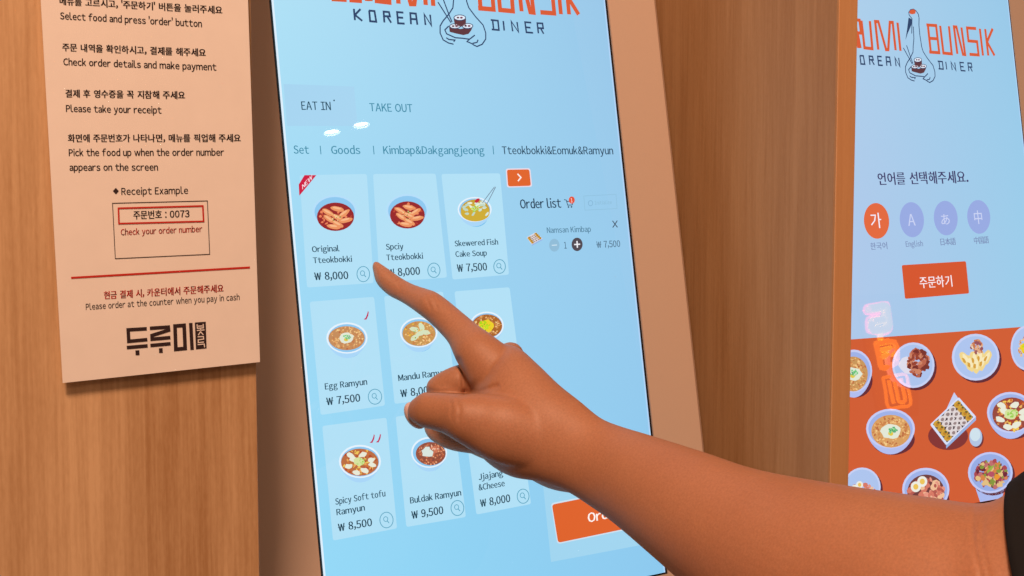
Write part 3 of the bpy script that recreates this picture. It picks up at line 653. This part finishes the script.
A.face([(112.9, 191), (115.8, 187.8), (118.8, 191), (115.9, 194.2)], DK_, 3); T('Receipt Example', 121.4, 194.8, 188.2, 193.6, 9.4, .016)
A.build('instruction_text', M_INK, poster, 'dark brown printed instructions in Korean and English')
A = part_()
A.strip([(112.5, 203.2), (207.4, 200.8), (209.7, 254.2), (115.3, 258.6)], .7, DK_, 3, True)
A.strip([(118.4, 208.2), (202.8, 205.9), (203.6, 221.3), (119, 223.5)], 1.6, RD, 4, True)
T('주문번호 : 0073', 133.3, 218.6, 189.6, 217, 9.4)
A.text('Check your order number', (120.8, 235.2), (202.4, 231.8), 8.2, RD, 3, .02)
A.build('receipt_example', M_INK, poster, 'thin framed receipt box with a red frame around 0073')
A = part_(); A.strip([(71.1, 277.8), (160, 272.6), (250, 267.4)], 2.0, RD, 3); A.build('red_rule', M_INK, poster, 'red line across the poster')
A = part_(); A.text('현금 결제 시, 카운터에서 주문해주세요', (103.9, 298.6), (223.7, 291.4), 8.8, RD, 3, .03)
T('Please order at the counter when you pay in cash', 85.9, 309.8, 239.7, 299.9, 8.2, .006); A.build('payment_note', M_INK, poster)
A = part_()
G = lambda pts, w, c=DK_, lv=3, cl=False: A.strip([(115 + x / 9.752, 310 + y / 9.752) for x, y in pts], w / 9.752, c, lv, cl)
G([(310, 182), (128, 193), (134, 305), (315, 288)], 34); G([(115, 366), (318, 349)], 34); G([(218, 393), (220, 440)], 38)
G([(340, 178), (520, 166), (523, 196), (360, 248), (362, 284), (540, 268)], 34); G([(345, 346), (542, 328)], 34); G([(446, 372), (448, 418)], 36)
G([(585, 156), (674, 149), (684, 374), (593, 383)], 36, cl=True); G([(738, 126), (752, 388)], 34)
A.face([(115 + x / 9.752, 310 + y / 9.752) for x, y in [(778, 122), (885, 114), (893, 373), (790, 383)]], DK_, 3)
PC = (232, 222, 214)
for pts in [[(800, 140), (804, 178), (862, 174), (860, 136)], [(803, 158), (860, 155)], [(798, 200), (872, 194)], [(835, 178), (835, 198)], [(812, 246), (834, 212), (862, 242)], [(806, 262), (862, 258), (864, 284), (812, 290), (812, 318), (868, 312)], [(806, 338), (870, 332), (874, 364)]]:
    G(pts, 10, PC, 6)
A.build('shop_logo', M_INK, poster, 'blocky dark Korean lettering of the shop logo')

# ------------------------------------------------------------------ person: arm and hand
def sp(pts, sub):
    """Catmull-Rom through tuples"""
    out = []; n_ = len(pts)
    for i in range(n_ - 1):
        p0, p1, p2, p3 = pts[max(i - 1, 0)], pts[i], pts[i + 1], pts[min(i + 2, n_ - 1)]
        for k in range(sub):
            t = k / sub
            out.append(tuple(.5 * ((2 * b) + (-a + c) * t + (2 * a - 5 * b + 4 * c - d) * t * t + (-a + 3 * b - 3 * c + d) * t ** 3) for a, b, c, d in zip(p0, p1, p2, p3)))
    out.append(tuple(pts[-1])); return out
def loft(st, sub=5, seg=28, cap=True, cap_round=.8):
    """st: (upper x, upper y, lower x, lower y, depth, depth/width ratio, shift) -> closed tube whose outline from the camera joins the points"""
    st = sp([tuple(map(float, s)) for s in st], sub)
    cs, As, rt, sh = [], [], [], []
    for ux, uy, lx, ly, d, r, s_ in st:
        a, b = at(ux, uy, d), at(lx, ly, d); cs.append((a + b) / 2); As.append((a - b) / 2); rt.append(r); sh.append(s_)
    V, Fc, rings = [], [], []
    for i, c in enumerate(cs):
        T_ = (cs[min(i + 1, len(cs) - 1)] - cs[max(i - 1, 0)]).normalized()
        a = As[i]; view = (c - EYE).normalized()
        b = view - T_ * view.dot(T_) * .55; b = b - a.normalized() * b.dot(a.normalized()); b.normalize(); b *= a.length * rt[i]
        c = c + b * sh[i]
        rings.append((c, a, b, T_))
    def ring(c, a, b): 
        k0 = len(V)
        for k in range(seg):
            t = 2 * PI * k / seg; V.append(c + a * math.cos(t) + b * math.sin(t))
        return k0
    idx = []
    c, a, b, T_ = rings[0]
    for q in (.25, .6, .88): 
        idx.append(ring(c - T_ * a.length * cap_round * math.sqrt(1 - q * q), a * q, b * q))
    for c, a, b, T_ in rings: idx.append(ring(c, a, b))
    c, a, b, T_ = rings[-1]
    for q in (.88, .6, .25): idx.append(ring(c + T_ * a.length * cap_round * math.sqrt(1 - q * q), a * q, b * q))
    for i in range(len(idx) - 1):
        for k in range(seg):
            j = (k + 1) % seg; Fc.append((idx[i] + k, idx[i] + j, idx[i + 1] + j, idx[i + 1] + k))
    Fc.append(tuple(idx[0] + k for k in reversed(range(seg)))); Fc.append(tuple(idx[-1] + k for k in range(seg)))
    return V, Fc
def tube(pts, seg=24):
    """pts: (px, py, depth, radius px) round tapered chain"""
    st = []
    P = sp([tuple(map(float, p)) for p in pts], 6)
    ww = [(at(x, y, d), r * d / F) for x, y, d, r in P]
    V, Fc, idx = [], [], []
    up = None
    rows = []
    T0 = (ww[1][0] - ww[0][0]).normalized(); T1 = (ww[-1][0] - ww[-2][0]).normalized()
    for q in (.2, .55, .85): rows.append((ww[0][0] - T0 * ww[0][1] * math.sqrt(1 - q * q), ww[0][1] * q, T0))
    for i, (c, r) in enumerate(ww): rows.append((c, r, (ww[min(i + 1, len(ww) - 1)][0] - ww[max(i - 1, 0)][0]).normalized()))
    for q in (.85, .55, .2): rows.append((ww[-1][0] + T1 * ww[-1][1] * math.sqrt(1 - q * q), ww[-1][1] * q, T1))
    e1 = T0.cross(Vector((.3, .2, .9))).normalized()
    for c, r, T_ in rows:
        e1 = (e1 - T_ * e1.dot(T_)).normalized(); e2 = T_.cross(e1); idx.append(len(V))
        for k in range(seg):
            t = 2 * PI * k / seg; V.append(c + e1 * r * math.cos(t) + e2 * r * math.sin(t))
    for i in range(len(idx) - 1):
        for k in range(seg):
            j = (k + 1) % seg; Fc.append((idx[i] + k, idx[i] + j, idx[i + 1] + j, idx[i + 1] + k))
    Fc.append(tuple(idx[0] + k for k in reversed(range(seg)))); Fc.append(tuple(idx[-1] + k for k in range(seg)))
    return V, Fc
DT = -(RI @ (khit(378, 266) - EYE)).z          # depth of the screen where the fingertip meets it
print('tip depth', DT)
parts = []
# arm + back of the hand
ARM = [
 (500, 343, 466, 420, DT - .044, .60, .10),
 (517, 347, 474, 446, DT - .060, .66, .10),
 (537, 364, 489, 464, DT - .070, .68, .06),
 (558, 384, 512, 477, DT - .080, .68, .03),
 (579, 400.5, 540, 482, DT - .088, .66, 0),
 (600, 417.5, 566, 491, DT - .096, .70, 0),
 (620, 426, 592, 507, DT - .104, .76, 0),
 (648, 434.5, 618, 525.5, DT - .116, .84, 0),
 (704, 452, 662, 563, DT - .140, .90, 0),
 (760, 470, 712, 606, DT - .165, .92, 0),
 (845, 485, 788, 664, DT - .198, .92, 0),
 (925, 496.5, 880, 722, DT - .226, .92, 0),
 (980, 503.5, 950, 762, DT - .240, .92, 0),
 (1010, 493, 1012, 775, DT - .248, .92, 0),
 (1060, 470, 1092, 778, DT - .252, .92, 0),
 (1130, 452, 1160, 775, DT - .256, .92, 0),
 (1290, 440, 1300, 790, DT - .26, .92, 0)]
parts.append(loft(ARM, 5, 40, cap_round=.55))
# index finger
IDX = [
 (377.4, 261.2, 373.0, 270.5, DT - .0055, .95, 0),
 (386.5, 267.4, 376.8, 283.6, DT - .008, .95, 0),
 (400, 277, 388, 295, DT - .012, .95, 0),
 (412.5, 283.8, 400, 301.4, DT - .017, .95, 0),
 (425, 288.2, 409, 307, DT - .022, .95, 0),
 (436, 292, 420, 315, DT - .027, .98, 0),
 (448, 300.4, 430, 323, DT - .031, .98, 0),
 (462, 312, 440, 333, DT - .037, .95, 0),
 (477, 324.3, 449, 344, DT - .044, .92, 0),
 (492, 335, 457, 362, DT - .052, .86, 0),
 (507, 346, 471, 386, DT - .057, .76, 0)]
parts.append(loft(IDX, 5, 32, cap_round=.8))
# folded middle finger: knuckle behind the index knuckle, first bone forward, second bone back to the palm
parts.append(tube([(510, 356, DT - .032, 14.5), (492, 372, DT - .040, 19), (472, 379.5, DT - .044, 18), (456, 382, DT - .044, 16), (440, 388.5, DT - .042, 14.2)]))
parts.append(tube([(440, 390, DT - .040, 14), (446, 400, DT - .048, 14), (466, 410, DT - .055, 14), (486, 416, DT - .058, 14)]))
# ring finger tip below the thumb, little finger behind it
parts.append(tube([(500, 376, DT - .012, 13), (470, 386, DT - .004, 13), (446, 400, DT - .006, 12.6), (435, 425, DT - .016, 11.5), (443, 437, DT - .024, 9.2), (456, 442, DT - .030, 9.2), (478, 444, DT - .038, 10.5)]))
parts.append(tube([(508, 398, DT + .002, 12), (480, 408, DT + .010, 11.5), (462, 420, DT + .010, 11), (460, 434, DT - .002, 9.5), (472, 444, DT - .012, 9), (492, 452, DT - .022, 10)]))
# heel of the little-finger side seen under the wrist
parts.append(tube([(506, 440, DT - .030, 20), (530, 452, DT - .040, 23), (556, 466, DT - .052, 23.5), (580, 474, DT - .070, 20)]))
# thumb
THB = [
 (414.0, 398.5, 410.6, 420, DT - .070, .85, 0),
 (424, 392.2, 420.5, 426.5, DT - .073, .88, 0),
 (437, 392.2, 433, 430.0, DT - .077, .90, 0),
 (452, 393.0, 446, 434.5, DT - .081, .92, 0),
 (468, 393.5, 458, 442, DT - .085, .92, 0),
 (490, 394, 474, 452, DT - .085, .84, 0),
 (514, 398, 494, 462, DT - .088, .74, 0),
 (538, 408, 520, 468, DT - .090, .66, 0),
 (566, 424, 550, 473, DT - .093, .55, 0),
 (592, 442, 578, 480, DT - .095, .45, 0)]
parts.append(loft(THB, 5, 36, cap_round=.42))

def make_flesh(name, parts, mat, parent, voxel, smooth_it, label=None):
    V, Fc = [], []
    for v, f in parts:
        b = len(V); V += [tuple(p) for p in v]; Fc += [tuple(b + i for i in q) for q in f]
    me = bpy.data.meshes.new(name); me.from_pydata(V, [], Fc); me.update()
    bm = bmesh.new(); bm.from_mesh(me); bmesh.ops.recalc_face_normals(bm, faces=bm.faces); bm.to_mesh(me); bm.free()
    o = bpy.data.objects.new(name, me); C.objects.link(o)
    m = o.modifiers.new('r', 'REMESH'); m.mode = 'VOXEL'; m.voxel_size = voxel; m.use_smooth_shade = True
    m = o.modifiers.new('s', 'SMOOTH'); m.factor = .5; m.iterations = smooth_it
    dg = bpy.context.evaluated_depsgraph_get()
    nm = bpy.data.meshes.new_from_object(o.evaluated_get(dg)); o.modifiers.clear(); o.data = nm; nm.name = name
    nm.materials.clear(); nm.materials.append(mat)
    for p in nm.polygons: p.use_smooth = True
    if parent:
        nm.transform(Matrix.Translation(-Vector(parent['_w']))); o.parent = parent; o['_w'] = parent['_w']
    if label: o['label'] = label
    return o

def skin_mat():
    m, N, L, P = new_mat('light_brown_skin')
    tc = N.new('ShaderNodeTexCoord')
    n1 = N.new('ShaderNodeTexNoise'); n1.inputs['Scale'].default_value = 28; n1.inputs['Detail'].default_value = 3
    n2 = N.new('ShaderNodeTexNoise'); n2.inputs['Scale'].default_value = 900; n2.inputs['Detail'].default_value = 4
    vo = N.new('ShaderNodeTexVoronoi'); vo.inputs['Scale'].default_value = 1100
    for q in (n1, n2, vo): L.new(tc.outputs['Object'], q.inputs['Vector'])
    mx = N.new('ShaderNodeMix'); mx.data_type = 'RGBA'; mx.inputs['A'].default_value = (.535, .255, .140, 1); mx.inputs['B'].default_value = (.44, .190, .098, 1)
    L.new(n1.outputs['Fac'], mx.inputs['Factor'])
    m2 = N.new('ShaderNodeMix'); m2.data_type = 'RGBA'; m2.blend_type = 'MULTIPLY'; m2.inputs['Factor'].default_value = .35
    L.new(mx.outputs['Result'], m2.inputs['A']); L.new(n2.outputs['Fac'], m2.inputs['B'])
    L.new(m2.outputs['Result'], P.inputs['Base Color'])
    b = N.new('ShaderNodeBump'); b.inputs['Strength'].default_value = .14; b.inputs['Distance'].default_value = .0003
    L.new(vo.outputs['Distance'], b.inputs['Height']); L.new(b.outputs['Normal'], P.inputs['Normal'])
    P.inputs['Roughness'].default_value = .52; P.inputs['Specular IOR Level'].default_value = .4
    P.inputs['Subsurface Weight'].default_value = .12; P.inputs['Subsurface Radius'].default_value = (.9, .35, .2); P.inputs['Subsurface Scale'].default_value = .004
    return m
M_SKIN = skin_mat()
wr_ = at(583, 455, DT - .09)
person = thing('person', 'person in a black short sleeve reaching from the right, index finger touching the menu screen', 'person', wr_)
hand = make_flesh('arm_and_hand', parts, M_SKIN, person, .00115, 8)
GROOVES = [([(458.5, 360), (463, 374), (464.5, 391)], 2.6, .0024), ([(464, 393), (478, 392), (497, 386)], 2.4, .0016), ([(428, 391.5), (446, 392), (464, 393.5)], 2.4, .0018),
           ([(974, 500), (972, 530), (976, 556), (985, 590)], 2.2, .0010), ([(983, 520), (981, 545), (990, 580)], 2.0, .0007),
           ([(427, 299), (431, 309)], 1.6, .0005), ([(433, 297), (437, 308)], 1.6, .0005), ([(398, 283), (401, 291)], 1.4, .0004),
           ([(449, 398), (452, 408), (451, 417)], 1.6, .0005), ([(457, 400), (460, 410), (459, 420)], 1.6, .0005)]
import numpy as np
me_ = hand.data; nv = len(me_.vertices)
co = np.empty(nv * 3); me_.vertices.foreach_get('co', co); co = co.reshape(-1, 3)
nr = np.empty(nv * 3); me_.vertices.foreach_get('normal', nr); nr = nr.reshape(-1, 3)
wv = co + np.array(person.location) - np.array(EYE)
cv = wv @ np.array(R)                                   # world -> camera
P2 = np.stack([512 + F * cv[:, 0] / -cv[:, 2], 288 - F * cv[:, 1] / -cv[:, 2]], 1)
vw = wv / np.linalg.norm(wv, axis=1)[:, None]
front = (nr * vw).sum(1) < -.1
push = np.zeros(nv)
for pl, w_, d_ in GROOVES:
    best = np.full(nv, 1e9)
    for a, b in zip(pl[:-1], pl[1:]):
        a, b = np.array(a, float), np.array(b, float); ab = b - a
        t = np.clip(((P2 - a) @ ab) / (ab @ ab), 0, 1)
        best = np.minimum(best, np.linalg.norm(P2 - a - t[:, None] * ab, axis=1))
    push += d_ * np.exp(-(best / w_) ** 2)
co += vw * (push * front)[:, None]
me_.vertices.foreach_set('co', co.ravel())
hand.data.update()
def nail(cx, cy, d, ax, rl, rw, rt, label):
    c = at(cx, cy, d); e1 = (at(cx + ax[0], cy + ax[1], d) - c).normalized(); vw = (c - EYE).normalized(); e2 = e1.cross(vw).normalized(); e3 = e1.cross(e2)
    k = d / F; V, Fc = [], []
    for i in range(13):
        ph = PI * i / 12
        for j in range(20):
            th = 2 * PI * j / 20; V.append(c + e1 * (rl * k * math.cos(ph)) + e2 * (rw * k * math.sin(ph) * math.cos(th)) + e3 * (rt * k * math.sin(ph) * math.sin(th)))
    for i in range(12):
        for j in range(20): Fc.append((i * 20 + j, i * 20 + (j + 1) % 20, (i + 1) * 20 + (j + 1) % 20, (i + 1) * 20 + j))
    return link('fingernail', V, Fc, M_NAIL, person, True, label=label)
M_NAIL = plain('fingernail', (.66, .48, .46), .2)
nail(415.4, 415.4, DT - .066, (.55, .83), 15.0, 9.8, 8.0, 'thumbnail')

# sleeve
M_CLOTH = plain('black_cotton', (.012, .012, .013), .9, .3, 2500, .15)
SLV = [(1003, 478, 1026, 566, DT - .2495, .9, 0)]
def sleeve():
    # open tube whose hem runs obliquely around the upper arm
    rows = []
    hem = [(1007, 485, 1108, 780), (1050, 462, 1150, 806), (1120, 442, 1200, 815), (1210, 422, 1260, 835), (1330, 400, 1340, 850)]
    V, Fc, seg = [], [], 48
    pts = sp([tuple(map(float, q)) for q in hem], 5)
    for i, (ux, uy, lx, ly) in enumerate(pts):
        d = DT - .248 - .012 * i / len(pts)
        a0, b0 = at(ux, uy, d), at(lx, ly, d); c = (a0 + b0) / 2; a = (a0 - b0) / 2
        view = (c - EYE).normalized(); ax = (at(1300, 600, d) - at(1000, 600, d)).normalized()
        b = (view - a.normalized() * view.dot(a.normalized())); b = b.normalized() * a.length * .98
        fall = max(0, 1 - i / 8)
        for k in range(seg):
            t = 2 * PI * k / seg
            bulge = -math.sin(t) * .012 * fall               # hem reaches further down the arm at the top
            w = 1 + .012 * math.sin(5 * t + i * .5) * min(1, i / 4)
            V.append(c + (a * math.cos(t) + b * math.sin(t)) * w - ax * bulge)
    n_ = len(pts)
    for i in range(n_ - 1):
        for k in range(seg):
            j = (k + 1) % seg; Fc.append((i * seg + k, i * seg + j, (i + 1) * seg + j, (i + 1) * seg + k))
    o = link('sleeve', V, Fc, M_CLOTH, person, True, label='black short sleeve')
    m = o.modifiers.new('t', 'SOLIDIFY'); m.thickness = .0022; m.offset = 1
    return o
sleeve()

# ------------------------------------------------------------------ lamps and light of the room
def reflect_dir(px, py):
    p = khit(px, py); d = (p - EYE).normalized(); return p, d - nW * 2 * d.dot(nW)
M_LAMP, N_, L_, P_ = new_mat('lamp_disc'); P_.inputs['Emission Color'].default_value = (1, .93, .84, 1); P_.inputs['Emission Strength'].default_value = 60
M_RING = plain('white_lamp_ring', (.7, .68, .65), .4)
for k, (px, py) in enumerate([(331.5, 130.6), (361, 123.2)]):
    p, d = reflect_dir(px, py); tt = (2.6 - p.z) / d.z; c = p + d * tt
    print('lamp', c)
    LT = thing('ceiling_downlight', 'round ceiling downlight mirrored as the %s white spot on the menu screen' % ('left' if k == 0 else 'right'), 'lamp', c, 'ceiling downlights')
    def disc(r0, r1, z, nm, mt):
        vs = [(c.x + r1 * math.cos(2 * PI * i / 32), c.y + r1 * math.sin(2 * PI * i / 32), z) for i in range(32)]
        if r0 == 0: return link(nm, vs, [tuple(range(32))], mt, LT)
        vs += [(c.x + r0 * math.cos(2 * PI * i / 32), c.y + r0 * math.sin(2 * PI * i / 32), z - .004) for i in range(32)]
        o = link(nm, vs, [(i, (i + 1) % 32, 32 + (i + 1) % 32, 32 + i) for i in range(32)], mt, LT); return o
    disc(0, .024, c.z, 'lamp_lens', M_LAMP); o = disc(.024, .040, c.z, 'trim_ring', M_RING)
    m = o.modifiers.new('t', 'SOLIDIFY'); m.thickness = .004

def area(name, loc, target, size, power, col):
    l = bpy.data.lights.new(name, 'AREA'); l.shape = 'RECTANGLE'; l.size, l.size_y = size; l.energy = power; l.color = col
    o = bpy.data.objects.new(name, l); C.objects.link(o); o.location = loc
    o.rotation_euler = (Vector(target) - Vector(loc)).to_track_quat('-Z', 'Y').to_euler(); return o
tgt = O1
WARM = (1, .60, .40)
area('ceiling_light_panel', (O1.x - .82, O1.y - 1.10, 2.85), (O1.x + .05, O1.y, 1.35), (.35, .35), 41, WARM)
area('ceiling_light_row', (O1.x - .9, O1.y - 2.3, 2.8), (O1.x, O1.y, 1.4), (1.2, .6), 9, WARM)
w = bpy.data.worlds.new('room_glow'); bpy.context.scene.world = w; w.use_nodes = True
bg = w.node_tree.nodes['Background']; bg.inputs[0].default_value = (.62, .355, .235, 1); bg.inputs[1].default_value = .27

# ------------------------------------------------------------------ neon sign across the room, mirrored in the second screen
YN = O1.y - 2.6
def nmap(cx_, cy_, back=0):
    p, d = reflect_dir(848 + cx_ / 4.806, 295 + cy_ / 4.806)
    return p + d * ((YN - back - p.y) / d.y)
nc = nmap(180, 290)
neon = thing('neon_sign', 'red and yellow Korean neon sign across the room, mirrored in the right kiosk screen', 'sign', nc)
def neon_mat(nm, c, k):
    m, N, L, P = new_mat(nm); P.inputs['Emission Color'].default_value = (*lin(c), 1); P.inputs['Emission Strength'].default_value = k; return m
N_RED, N_YEL, N_ORG, N_PNK = neon_mat('neon_red', (255, 50, 80), 8), neon_mat('neon_yellow', (255, 170, 30), 7.5), neon_mat('neon_orange', (255, 130, 10), 7), neon_mat('neon_pink', (255, 140, 130), 6)
def ntube(pts, r, mt, nm='neon_tube'):
    P = sp([tuple(map(float, p)) for p in pts], 3); V, Fc, seg = [], [], 8
    ww = [nmap(*p) for p in P]
    for i, c in enumerate(ww):
        T_ = (ww[min(i + 1, len(ww) - 1)] - ww[max(i - 1, 0)]).normalized(); e1 = T_.cross(EY).normalized()
        for k in range(seg):
            t = 2 * PI * k / seg; V.append(c + e1 * r * math.cos(t) + EY * r * math.sin(t))
    for i in range(len(ww) - 1):
        for k in range(seg): Fc.append((i * seg + k, i * seg + (k + 1) % seg, (i + 1) * seg + (k + 1) % seg, (i + 1) * seg + k))
    Fc += [tuple(range(seg)), tuple((len(ww) - 1) * seg + k for k in range(seg))]
    link(nm, V, Fc, mt, neon, True)
ntube([(76, 76), (84, 52), (130, 42), (182, 35), (196, 48), (204, 100), (210, 152), (198, 180), (165, 190), (104, 182), (90, 164), (92, 112), (148, 96), (147, 86), (90, 92), (76, 76)], .0045, N_RED)
N_YE1 = neon_mat('neon_pale_yellow', (255, 190, 50), 3.2)
ntube([(98, 68), (140, 62), (178, 56), (184, 100), (188, 160), (112, 168), (110, 136)], .017, N_YE1)
ntube([(112, 130), (145, 124), (168, 118)], .015, N_YE1)
ntube([(152, 184), (156, 214)], .011, N_YEL)
ntube([(132, 236), (222, 226), (234, 310)], .011, N_ORG); ntube([(136, 240), (150, 300), (162, 350), (200, 342), (238, 322)], .010, N_ORG)
ntube([(142, 270), (206, 255)], .010, N_YEL); ntube([(146, 302), (216, 282)], .010, N_YEL)
ntube([(168, 398), (180, 460), (194, 540), (250, 538), (300, 526), (290, 450), (278, 384), (220, 388), (168, 398)], .006, N_ORG)
ntube([(196, 410), (208, 470), (220, 522)], .007, N_ORG); ntube([(222, 408), (236, 470), (246, 512), (274, 508), (264, 450), (254, 400)], .007, N_ORG)
ntube([(212, 262), (190, 300), (196, 352), (212, 396), (250, 428), (292, 440)], .010, N_PNK)
bvs = [nmap(x_, y_, .03) for x_, y_ in ((40, 0), (330, -10), (340, 580), (150, 590))]
bo = link('backing_board', bvs, [(0, 1, 2, 3)], plain('dark_board', (.05, .035, .03), .6), neon)
m = bo.modifiers.new('t', 'SOLIDIFY'); m.thickness = .012

# ------------------------------------------------------------------ view
sc = bpy.context.scene
sc.view_settings.view_transform = 'Standard'; sc.view_settings.look = 'None'
sc.view_settings.exposure = 0; sc.view_settings.gamma = 1; sc.view_settings.use_curve_mapping = False
sc.cycles.use_denoising = True
for o in bpy.data.objects:
    if '_w' in o: del o['_w']
